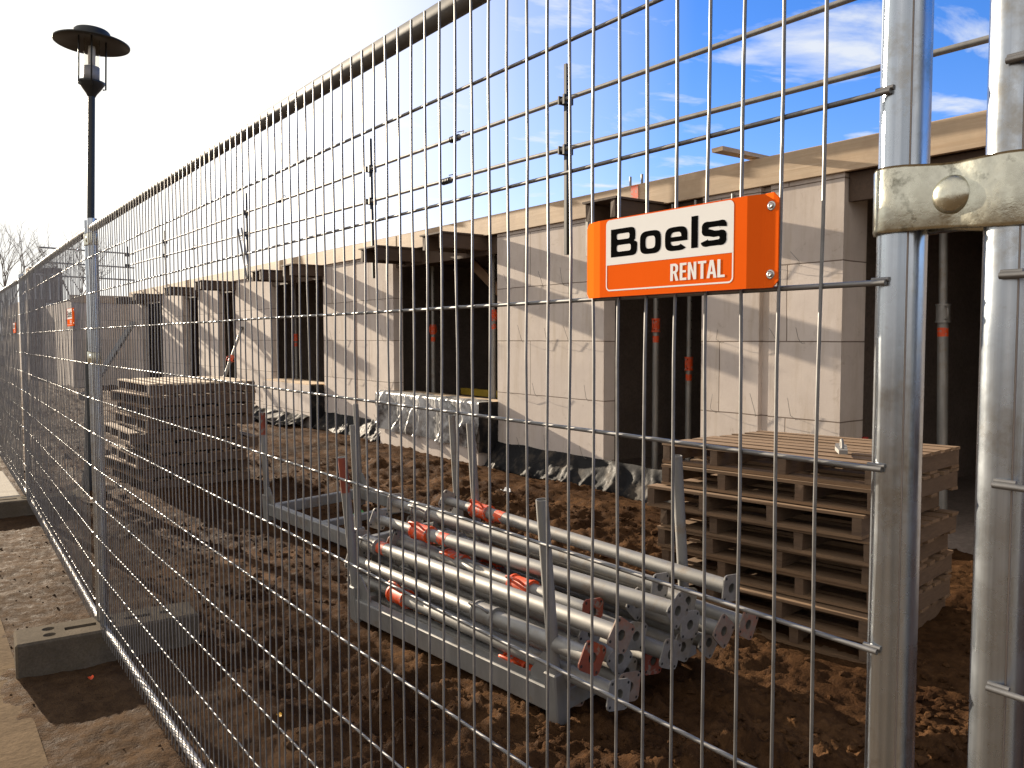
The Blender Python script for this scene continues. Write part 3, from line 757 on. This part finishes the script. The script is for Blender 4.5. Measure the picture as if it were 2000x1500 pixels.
# guard rail over the roof edge
gr = thing('guard_rail', 'scaffold guard rail of two pipes on posts along the roof edge', 'guard rail', (4.9, 10, 2.9))
def gpart(name, m, mt):
    o = m.build(name, mt, gr); o.matrix_parent_inverse = Matrix.Translation((4.9, 10, 2.9)).inverted(); return o
def zu(y): return 3.835+.0070*y
def zl(y): return 3.265+.0155*y
m = MB(); m.tube([(4.9, y, zu(y)+.02*noise.noise((y*.2,1,1))) for y in range(-3, 29, 2)], .024, 10); gpart('rail', m, M_rack)
m = MB(); m.tube([(4.9, y, zl(y)+.02*noise.noise((y*.2,4,1))) for y in range(-3, 29, 2)], .024, 10); gpart('rail', m, M_rack)
for y, z0, z1, ln in ((6.22, 2.27, 4.26, .01), (10.70, 2.29, 4.37, .06), (16.3, 2.58, 4.36, .05), (22.9, 2.6, 4.3, .05), (27.6, 2.6, 4.3, .0)):
    m = MB(); Mx = Matrix.Translation((4.945, y, 0)); m.box(-.02,.02,-.02,.02, z0, z1, 0, Mx @ Matrix.Shear('XY', 4, (0, 0)) ); 
    for k, v in enumerate(m.v): m.v[k] = (v[0], v[1]+ln*(v[2]-z0)/(z1-z0), v[2])
    gpart('post', m, M_lamp)
    for zf in (zu, zl):
        z = zf(y); m = MB(); m.box(4.865, 4.99, y-.05, y-.022, z-.05, z+.05); m.box(4.95, 4.966, y-.022, y+.03+ln*.6, z-.035, z+.035); m.box(4.865, 4.99, y+.03+ln*.6, y+.05+ln*.6, z-.04, z+.045); m.tube([(4.86,y-.1,z+.03),(5.0,y-.06,z+.045)], .008, 6); gpart('rail_clamp', m, M_lamp)
for y in (8.25, 8.45, 14.2, 20.):
    zf = zu if y in (8.25, 14.2) else zl
    m = MB()
    for k in range(5): m.tube([(4.9, y+k*.04, zf(y)-.0), (4.9, y+k*.04+.016, zf(y))], .042, 10)
    m.tube([(4.86,y-.03,zf(y)+.05),(4.9,y-.12,zf(y)+.055),(4.94,y-.03,zf(y)+.05)], .006, 6); gpart('pipe_coupler', m, M_lamp)
# steel frame legs and cross rails of the far return
for k, (y, z) in enumerate(((28.4, 4.15), (28.4, 3.7), (28.4, 3.3))):
    m = MB(); m.tube([(2.6, y, z+.05), (5.3, y, z)], .024, 8); gpart('return_rail', m, M_rack)
t = thing('inclined_ladder_frame', 'narrow steel frame leaning against the roof edge at the far end', 'ladder', (4.85, 16.1, 2.6))
m = MB(); m.tube([(0,0,0),(0,.5,1.05)], .02, 8); m.build('stile', M_rack, t)
m = MB(); m.tube([(0,-.22,0),(0,.28,1.05)], .02, 8); m.build('stile', M_rack, t)
for k in range(3):
    m = MB(); m.tube([(0,-.22+.13*(k+1),.27*(k+1)),(0,.13*(k+1),.27*(k+1))], .012, 6); m.build('rung', M_rack, t)

# ------------------------------------------------------------------ steel props
PN = [0]
def make_prop(label, p0, p1, group, collar=('orange', .70), plate0='grey', plate1='grey', rot0=0., rot1=0., r=.029, sticker=None, holes=True, name='steel_prop', plate=.058, flat1=True):
    p0 = Vector(p0); p1 = Vector(p1); d = p1-p0; L = d.length
    t = thing(name, label, 'steel prop', p0, group=group); q = d.to_track_quat('Z', 'Y'); t.rotation_mode = 'XYZ'; t.rotation_euler = q.to_euler()
    kind, ct = collar; cz = L*ct
    m = MB(); m.hollow(r, r*.82, .006, cz, 18); m.build('outer_tube', M_prop, t)
    m = MB(); m.hollow(r*.80, r*.62, cz-.1, L-.006, 16)
    o = m.build('inner_tube', [M_prop, M_dark], t)
    m2 = MB()
    k = cz+.16
    while k < L-.06:
        for s_ in (-1, 1):
            for a in (0,):
                m2.lathe([(0,0),(.0075,0)], 10, 1, Matrix.Translation((0, 0, k)) @ Matrix.Rotation(rot1+s_*PI/2, 4, 'Z') @ Matrix.Translation((r*.80+.0012, 0, 0)) @ Matrix.Rotation(PI/2, 4, 'Y'), False)
        k += .10
    if m2.v:
        o2 = m2.build('pin_hole_shade', [M_prop, M_dark], o)
    cm = {'orange': M_orange, 'grey': M_prop, 'red': M_redrust}[kind]
    m = MB(); m.hollow(r*1.28, r*.82, cz-.075, cz+.055, 20); m.hollow(r*1.42, r*1.0, cz-.085, cz-.072, 20); m.hollow(r*1.42, r*.82, cz+.05, cz+.062, 20)
    c = m.build('collar', cm, t)
    for s_ in (-1, 1):
        m = MB(); a = rot1+PI/2*.25
        x = r*1.2; h = r*2.15
        pts = [(x,0,cz-.06),(x+h*.55,0,cz-.058),(x+h*.66,0,cz-.04),(x+h*.66,0,cz+.02),(x+h*.55,0,cz+.038),(x,0,cz+.04)]
        m.tube(pts, .0065, 8, True, 0, Matrix.Rotation(a+(0 if s_ > 0 else PI), 4, 'Z')); m.build('handle', cm, c)
    if sticker:
        m = MB(); z0 = cz-.075-sticker; m.lathe([(r+.0006,z0-.07),(r+.0006,z0)], 18); m.build('sticker', M_orange, t)
    for nm, z, rt_, mt in (('end_plate', 0, rot0, plate0), ('end_plate', L, rot1, plate1)):
        m = MB(); n = 32; ro = []; ri = []
        for k in range(n):
            a = 2*PI*k/n; c_, s_ = math.cos(a), math.sin(a)
            e = plate/max(abs(c_), abs(s_)); e = min(e, plate*1.27); ro.append((e*c_, e*s_)); ri.append((r*.62*c_, r*.62*s_))
        vs = [(x,y,0) for x,y in ro]+[(x,y,0) for x,y in ri]+[(x,y,.006) for x,y in ro]+[(x,y,.006) for x,y in ri]; fs = []
        for k in range(n):
            j = (k+1) % n
            fs += [[k, n+k, n+j, j], [2*n+k, 2*n+j, 3*n+j, 3*n+k], [k, j, 2*n+j, 2*n+k], [n+j, n+k, 3*n+k, 3*n+j]]
        zz_ = z if z == 0 else z-.006
        Mz = Matrix.Translation((0,0,zz_)) @ Matrix.Rotation(rt_, 4, 'Z')
        m.add(vs, fs, False, 0, Mz)
        for a in range(4):
            x, y = plate*.74*math.copysign(1, math.cos(a*PI/2+.4)), plate*.74*math.copysign(1, math.sin(a*PI/2+.4))
            for zz in (-.0008, .0068): m.lathe([(0,0),(.006,0)], 10, 1, Mz @ Matrix.Translation((x, y, zz)), False)
        # dark disc standing for the shade inside the tube bore
        m.lathe([(0, .03),(r*.61, .03)], 16, 1, Mz, False) if z == 0 else m.lathe([(0, -.02),(r*.61, -.02)], 16, 1, Mz, False)
        m.build(nm, [{'grey': M_prop, 'orange': M_redrust, 'rust': M_rust}[mt], M_dark], t)
    return t
GP = 'steel props lying in the stillage'
PR = [
 # near end (x,y,z)          far end                 collar            plates           rots   sticker label
 ((1.395,1.72,.275), (1.325,3.78,.235), ('grey',.93), 'rust','grey', .62, .2, .02, 'pale steel prop on top of the stillage nearest the fence, grey collar at far end'),
 ((1.705,1.72,.305), (1.475,3.84,.325), ('orange',.80), 'grey','grey', .95, .4, .10, 'steel prop on top with bright orange collar and orange sticker'),
 ((1.86,1.96,.315), (1.640,3.94,.385), ('grey',.86), 'grey','grey', .12, .1, None, 'steel prop with galvanised collar lying third across the top'),
 ((2.06,1.74,.325), (1.93,3.80,.385), ('orange',.84), 'grey','grey', .10, .5, .08, 'farthest steel prop across the top, orange collar behind'),
 ((1.305,1.78,.190), (1.275,3.74,.140), ('grey',.35), 'orange','grey', .50, .3, None, 'steel prop with orange end plate just under the nearest top prop'),
 ((1.365,1.70,.062), (1.285,3.72,.040), ('orange',.78), 'grey','grey', .18, .7, None, 'steel prop in the lower layer with square grey plate, orange collar by rear post'),
 ((1.40,1.98,-.035), (1.30,3.66,-.050), ('orange',.22), 'rust','grey', .30, .2, .02, 'lowest front steel prop with orange collar and sticker near its front end'),
 ((1.71,1.76,.115), (1.56,3.82,.150), ('orange',.86), 'grey','orange', .38, .4, None, 'steel prop in the middle of the middle layer with tilted grey plate'),
 ((1.505,1.84,.120), (1.42,3.72,.120), ('grey',.80), 'grey','grey', .90, .2, None, 'steel prop in the lower layer with plate turned on its corner'),
 ((1.60,1.90,.020), (1.50,3.70,.020), ('orange',.80), 'grey','grey', .20, .2, None, 'bottom steel prop hidden beneath the middle layer plates'),
 ((1.87,1.80,.190), (1.76,3.75,.215), ('grey',.78), 'grey','grey', .10, .2, None, 'steel prop in the middle layer with dusty square plate'),
 ((1.99,1.72,.160), (1.88,3.70,.150), ('orange',.80), 'rust','grey', .75, .5, None, 'steel prop with brownish eight sided plate at the right of the middle layer'),
 ((2.125,1.70,.165), (2.03,3.72,.210), ('orange',.45), 'rust','grey', .50, .2, None, 'rightmost steel prop with reddish end plate turned to the pallets'),
 ((1.56,2.06,.235), (1.52,3.66,.215), ('orange',.30), 'orange','grey', .10, .3, None, 'set back steel prop with orange plate between the top props'),
 ((1.78,1.92,.020), (1.70,3.66,.015), ('red',.30), 'orange','grey', .15, .3, None, 'bottom steel prop with red plate edge under the right side'),
 ((1.462,1.96,.200), (1.40,3.74,.185), ('grey',.80), 'grey','grey', .60, .2, None, 'BUR'),
 ((1.635,1.88,.170), (1.54,3.70,.235), ('orange',.70), 'grey','grey', .30, .2, None, 'BUR'),
 ((1.785,2.02,.238), (1.68,3.78,.270), ('grey',.78), 'grey','grey', .80, .2, None, 'BUR'),
 ((1.970,1.90,.245), (1.83,3.72,.285), ('grey',.82), 'grey','grey', .25, .2, None, 'BUR'),
 ((1.500,1.78,.028), (1.42,3.74,.030), ('grey',.80), 'rust','grey', .15, .2, None, 'BUR'),
 ((1.895,1.86,.072), (1.80,3.70,.080), ('orange',.75), 'grey','grey', .45, .2, None, 'BUR'),
 ((2.040,1.84,.065), (1.95,3.74,.060), ('grey',.80), 'grey','grey', .70, .2, None, 'BUR'),
]
for (a, b_, col, pl0, pl1, r0_, r1_, stk, lab) in PR:
    make_prop(lab if lab != 'BUR' else 'plain grey steel prop buried deep in the pile, mostly hidden', a, b_, GP if lab != 'BUR' else 'buried steel props in the stillage', col, pl0, pl1, r0_, r1_, .034, stk)

# stillages
def make_stillage(label, loc, rz, tilt, posts, worn):
    t = thing('stillage', label, 'stillage', loc, (0, -tilt, rz), 'post stillages')
    w_, l_ = .85, 1.52
    for x in (0, w_):
        m = MB(); m.cbox(x-.03, x+.03, .02, l_-.02, .06, .165, .006); m.build('side_beam', M_rack, t)
    for y in (0, l_):
        m = MB(); m.cbox(.03, w_-.03, y-.03, y+.03, .062, .150, .006); m.build('cross_beam', M_rack, t)
    m = MB(); m.cbox(.031, w_-.031, l_*.5-.03, l_*.5+.03, .064, .12, .006); m.build('cross_beam', M_rack, t)
    for (x, y), h, lean in posts:
        m = MB(); m.cbox(x-.034, x+.034, y-.034, y+.034, 0, .23, .006); m.build('foot', M_rack, t)
        m = MB(); Mx = Matrix.Translation((x, y, .1)) @ Matrix.Rotation(lean, 4, 'Y'); m.hollow(.0245, .021, 0, h-.1, 20, 0, Mx)
        p = m.build('post', M_rack, t)
        if worn and (y > 1 or x > 1) and x < .5:
            m = MB(); m.lathe([(.0249, h-.29),(.0249, h-.102)], 20, 0, Mx); m.build('paint_band', M_redrust, p)
        m = MB(); s_ = 1 if y < 1 else -1; m.prism([(0,0),(.11,0),(.11,.03),(.03,.13),(0,.13)], x-.004, x+.004, 0, Matrix(((0,0,1,0),(s_,0,0,y+s_*.03),(0,1,0,.165),(0,0,0,1)))); m.build('gusset', M_rack, t)
    return t
make_stillage('steel stillage with upright corner posts loaded with props', (1.32,2.0,-.16), R(5), R(4.5), [((0,0),.93,-.02),((0,1.52),.93,-.02),((.85,0),.95,-.02),((.85,1.52),.98,0)], True)
make_stillage('empty steel stillage standing behind the loaded one', (1.78,4.72,-.16), R(3), R(2.5), [((0,0),.95,0),((0,1.58),.93,0),((.85,0),.93,-.02),((.85,1.52),.92,0)], True)

# standing props in the openings
GS = 'steel props standing inside the building'
def stand(x, y, z1, label, ct=.48, lean=(0,0), col='orange', r=.034):
    make_prop(label, (x, y, -.13), (x+lean[0], y+lean[1], z1), GS, (col, ct), r=r, sticker=.05)
stand(5.75, 5.69, 2.64, 'steel prop with orange collar standing just inside the near narrow doorway', .60)
stand(6.1, 5.53, 2.64, 'prop with orange collar deeper inside the near narrow doorway', .45)
stand(5.75, 10.32, 2.64, 'steel prop with orange collar in the large middle window', .60)
stand(5.5, 8.36, 2.64, 'steel prop at the right side of the large middle window', .66)
stand(5.70, 15.70, 2.64, 'steel prop with orange collar in the window above the bare parapet', .56)
stand(5.55, 17.95, 2.64, 'steel prop in the narrow doorway beyond the bare parapet', .52)
stand(5.55, 20.95, 2.64, 'steel prop in the far narrow doorway', .55)
stand(5.9, 2.70, 2.64, 'tall perforated steel prop inside the wide dark opening at right', .62, (-.02,.05), 'grey', .04)
make_prop('push pull prop with orange nut leaning on the wall behind the left pallets', (4.25, 16.6, -.1), (5.12, 17.3, 1.62), GS, ('orange', .62), r=.035)
t = thing('raking_brace', 'dark perforated steel brace leaning at the far end of the wall', 'brace', (2.9, 22.9, -.12)); t.rotation_euler = Vector((2.15, 4.6, 2.05)).to_track_quat('Z','Y').to_euler()
m = MB(); m.box(-.07,.07,-.05,.05,0,5.4); m.build('channel', M_rack, t)
m = MB(); [m.box(-.073,.073,-.02,.02,.2+.2*k,.28+.2*k) for k in range(25)]; m.build('slots', M_white, t)
m = MB(); m.box(-.15,.15,-.15,.15,-.03,-.001); m.build('foot_plate', M_rack, t)
t = thing('timber_brace', 'brown timber brace slanting across the large middle window', 'timber brace', (5.85, 9.35, 2.45)); t.rotation_euler = Vector((.15,-1.6,-1.15)).to_track_quat('Z','Y').to_euler()
m = MB(); m.box(-.025,.025,-.07,.07,0,1.75); m.build('plank', M_brace, t)
t = thing('timber_brace', 'timber brace slanting inside the near narrow doorway', 'timber brace', (6.9, 5.9, 1.35)); t.rotation_euler = Vector((.35,-1.1,-1.1)).to_track_quat('Z','Y').to_euler()
m = MB(); m.box(-.03,.03,-.06,.06,0,1.6); m.build('plank', M_brace, t)
m = MB(); m.box(6.3, 6.38, 8.6, 10.4, .50, .60); tag(m.build('formwork_beam', M_yform), 'yellow formwork beam low inside the large middle window', 'beam')
m = MB(); m.tube([(5.6,3.02,-.13),(5.6,3.05,.62)], .05, 14); tag(m.build('plastic_pipe', M_green), 'green plastic pipe upright inside the wide opening at right', 'pipe')
m = MB(); m.tube([(5.5,3.12,-.13),(5.49,3.13,.58)], .025, 12); tag(m.build('plastic_pipe', M_red), 'thin red plastic pipe beside the right wall pier', 'pipe')

# ------------------------------------------------------------------ pallets
def make_pallet(label, group, L=1.2, Wd=1.1, seed=0):
    rn = random.Random(seed)
    t = thing('wooden_pallet', label, 'pallet', group=group)
    h0, h1 = .017, .100
    for k, y in enumerate((.0, .40+rn.uniform(-.07,.05), .78+rn.uniform(-.05,.07), L-.045)):
        m = MB(); m.box(0, Wd, y, y+.045, h0+.0006, h1-.0006, j=.0015); m.build('stringer', M_pallet, t)
    for nm, z, xsq in (('top_deck', h1, [i*(Wd-.095)/7 for i in range(8)]), ('bottom_deck', 0, [0, Wd*.33-.05, Wd*.66-.05, Wd-.1])):
        m = MB()
        for i, x in enumerate(xsq):
            w = .098+rn.uniform(-.012,.010); dx = rn.uniform(-.008,.008) if 0 < i < len(xsq)-1 else 0
            e0, e1 = rn.uniform(-.012,.004), rn.uniform(-.004,.012)
            m.box(x+dx, x+dx+w, e0, L+e1, z+.0004, z+.0165, j=.0022)
        m.build(nm, M_deck, t)
    return t
variants = [make_pallet('', None, 1.2, 1.1, s_) for s_ in range(4)]
used = [False]*4
def place_pallet(k, loc, rot, label, group):
    k %= 4
    o = variants[k] if not used[k] else copy_tree(variants[k]); used[k] = True
    o.location = loc; o.rotation_euler = rot; o['label'] = label; o['group'] = group
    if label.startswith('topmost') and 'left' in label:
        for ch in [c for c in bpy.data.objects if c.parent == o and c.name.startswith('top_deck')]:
            ch.data = ch.data.copy(); ch.data.materials[0] = M_sunlit_deck
    return o
ordn = ['topmost', 'second', 'third', 'fourth', 'fifth', 'sixth', 'seventh', 'eighth', 'ninth', 'bottom']
rp = random.Random(12)
n = 8
for i in range(n):
    k = n-1-i
    lab = ('topmost wooden pallet of the right stack, steel clamp lying on it' if k == 0 else 'bottom wooden pallet of the right stack, on the mud' if k == n-1 else f'{ordn[k]} wooden pallet from the top of the right stack')
    dy = rp.uniform(-.03,.03); dx = rp.uniform(-.03,.03)
    place_pallet(i*3+1, (2.845+dx+(.03 if i in (2,3) else 0), 1.575+dy, -.155+i*.1197), (R(-.4), R(.9), R(8+rp.uniform(-1.6,1.6))), lab, 'pallets in the right stack')
n = 9
for i in range(n):
    k = n-1-i
    lab = ('topmost pallet of the left stack, its sunlit boards showing' if k == 0 else 'bottom pallet of the left stack, behind the fence joint' if k == n-1 else f'{ordn[k]} pallet from the top of the left stack')
    dy = rp.uniform(-.05,.05); dx = rp.uniform(-.06,.06)-(.12 if i in (0,1,2,4) else 0)
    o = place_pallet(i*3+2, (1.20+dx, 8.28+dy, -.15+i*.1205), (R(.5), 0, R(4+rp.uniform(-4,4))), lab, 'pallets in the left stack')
# clamp on the right stack
t = thing('formwork_clamp', 'dark steel clamp with a handle lying on the right pallet stack', 'clamp', (3.05, 1.85, .816), (0,0,R(35)))
m = MB(); m.prism([(-.13,-.02),(.10,-.03),(.16,-.01),(.15,.02),(.02,.03),(-.13,.02)], 0, .02); m.build('body', M_rack, t)
m = MB(); m.tube([(-.06,0,.02),(-.045,0,.05),(0,0,.055),(.03,0,.05),(.05,0,.02)], .008, 8); m.build('handle', M_rack, t)

# small litter
def scrap(x, y, s, mt, name, label, cat, group=None):
    m = MB(); P = []
    for i in range(6):
        row = []
        for j in range(6):
            u, v = i/5-.5, j/5-.5; k = max(0, 1-1.9*(u*u+v*v))
            row.append((x+u*s*(.4+.6*k), y+v*s*(.5+.5*k)*1.4, hmud(x, y)+.02+.35*s*(u*u*2+.4*noise.noise((u*3+x, v*3+y, 1)))))
        P.append(row)
    m.grid(P); o = m.build(name, mt); return tag(o, label, cat, group)
scrap(.66, 2.05, .055, M_yellow, 'fallen_leaf', 'yellow leaf on the mud before the stillage, upper of two', 'leaf', 'fallen leaves')
scrap(.66, 1.93, .05, M_yellow, 'fallen_leaf', 'yellow leaf on the mud before the stillage, lower of two', 'leaf', 'fallen leaves')
scrap(.42, 2.65, .03, M_yellow, 'fallen_leaf', 'tiny yellow leaf alone nearer the fence', 'leaf', 'fallen leaves')
scrap(1.02, 1.62, .05, M_leafw, 'paper_scrap', 'pale scrap on the mud below the stillage beam', 'litter')
scrap(-.11, 3.55, .035, M_orange, 'orange_scrap', 'small orange scrap in the shade of the concrete foot', 'litter')
scrap(2.25, 5.75, .22, M_green, 'green_bag', 'crumpled green plastic behind the stillage posts', 'litter')
scrap(3.9, 5.9, .12, M_white, 'paper_scrap', 'white scrap on the mud near the wall foil', 'litter')

# ------------------------------------------------------------------ far background
def window(m_parent, x0, x1, y, z0, z1):
    m = MB(); w = .09
    m.box(x0, x0+w, y-.05, y+.1, z0, z1); m.box(x1-w, x1, y-.05, y+.1, z0, z1); m.box(x0+w, x1-w, y-.05, y+.1, z0, z0+w); m.box(x0+w, x1-w, y-.05, y+.1, z1-w, z1)
    f = m.build('window', M_frame, m_parent); f.matrix_parent_inverse = m_parent.matrix_basis.inverted()
    m = MB(); m.box(x0+w, x1-w, y+.02, y+.05, z0+w, z1-w); p = m.build('pane', M_glass, f); p.matrix_parent_inverse = m_parent.matrix_basis.inverted()
    p.matrix_parent_inverse = Matrix.Identity(4)
    return f
def house(name, label, x0, x1, y0, y1, z1, roof, wins, wm=M_brick):
    t = thing(name, label, 'house', (0, 0, 0))
    m = MB(); m.box(x0, x1, y0, y1, -.3, z1); m.build('wall', wm, t)
    if roof:
        m = MB(); xm = (x0+x1)/2; m.add([(x0-.4,y0-.4,z1+.003),(x1+.4,y0-.4,z1+.003),(x1+.4,y1+.4,z1+.003),(x0-.4,y1+.4,z1+.003),(xm,y0-.4,z1+roof),(xm,y1+.4,z1+roof)], [(0,1,4),(1,2,5,4),(2,3,5),(3,0,4,5),(3,2,1,0)]); m.build('roof', M_roof, t)
    for (a, b_, c, d) in wins: window(t, a, b_, y0-.003, c, d)
    return t
house('brick_house', 'dark brick house beyond the fence at far left', 4.28, 5.75, 47, 48.5, 5.0, 0, [(4.45,4.85,3.2,4.7),(5.1,5.6,3.2,4.7),(4.5,5.4,1.2,2.6)])
house('brick_annex', 'low brick annex with a pale silled window beside the far wing', 3.05, 4.60, 36, 46.9, 2.93, 0, [(3.65,4.43,2.14,2.79)])
house('gabled_house', 'distant roofed house at the extreme left edge', -4.0, 6.2, 90, 100, 4.9, 4.4, [])
def tree(label, x, y, h, seed):
    rn = random.Random(seed); t = thing('bare_tree', label, 'tree', (x, y, -.3), group='bare winter trees')
    tr = MB(); cr = MB()
    tr.tube([(0,0,0),(.05,0,h*.2),(-.03,.05,h*.38)], [.16,.13,.10], 8); tr.build('trunk', M_bark, t)
    def br(p, d, l, r, dep):
        pts = [p]; q = Vector(p); dd = Vector(d)
        for k in range(4):
            dd = (dd+Vector((rn.uniform(-.22,.22), rn.uniform(-.22,.22), rn.uniform(-.05,.16)))).normalized(); q = q+dd*l/4; pts.append(q.copy())
            if dep > 0 and k > 0:
                for s_ in range(1 if dep < 3 else 2):
                    nd = (dd+Vector((rn.uniform(-.9,.9), rn.uniform(-.9,.9), rn.uniform(-.1,.6)))).normalized(); br(q, nd, l*rn.uniform(.5,.72), r*.55, dep-1)
        cr.tube(pts, [r*(1-.16*k) for k in range(5)], 5 if dep > 1 else 4, False)
    for k in range(4):
        a = k*PI/2+rn.uniform(-.5,.5); br(Vector((-.03,.05,h*.36)), Vector((.4*math.cos(a), .4*math.sin(a), 1)).normalized(), h*.34, .05, 3)
    cr.build('crown', M_bark, t)
tree('bare winter tree against the white sky at the left edge', 4.6, 62, 9.5, 3)
tree('bare winter tree behind the fence panel by the lamp post', 8.4, 60, 9.0, 8)
tree('fainter bare tree between the other two', 8.2, 75, 9.0, 15)
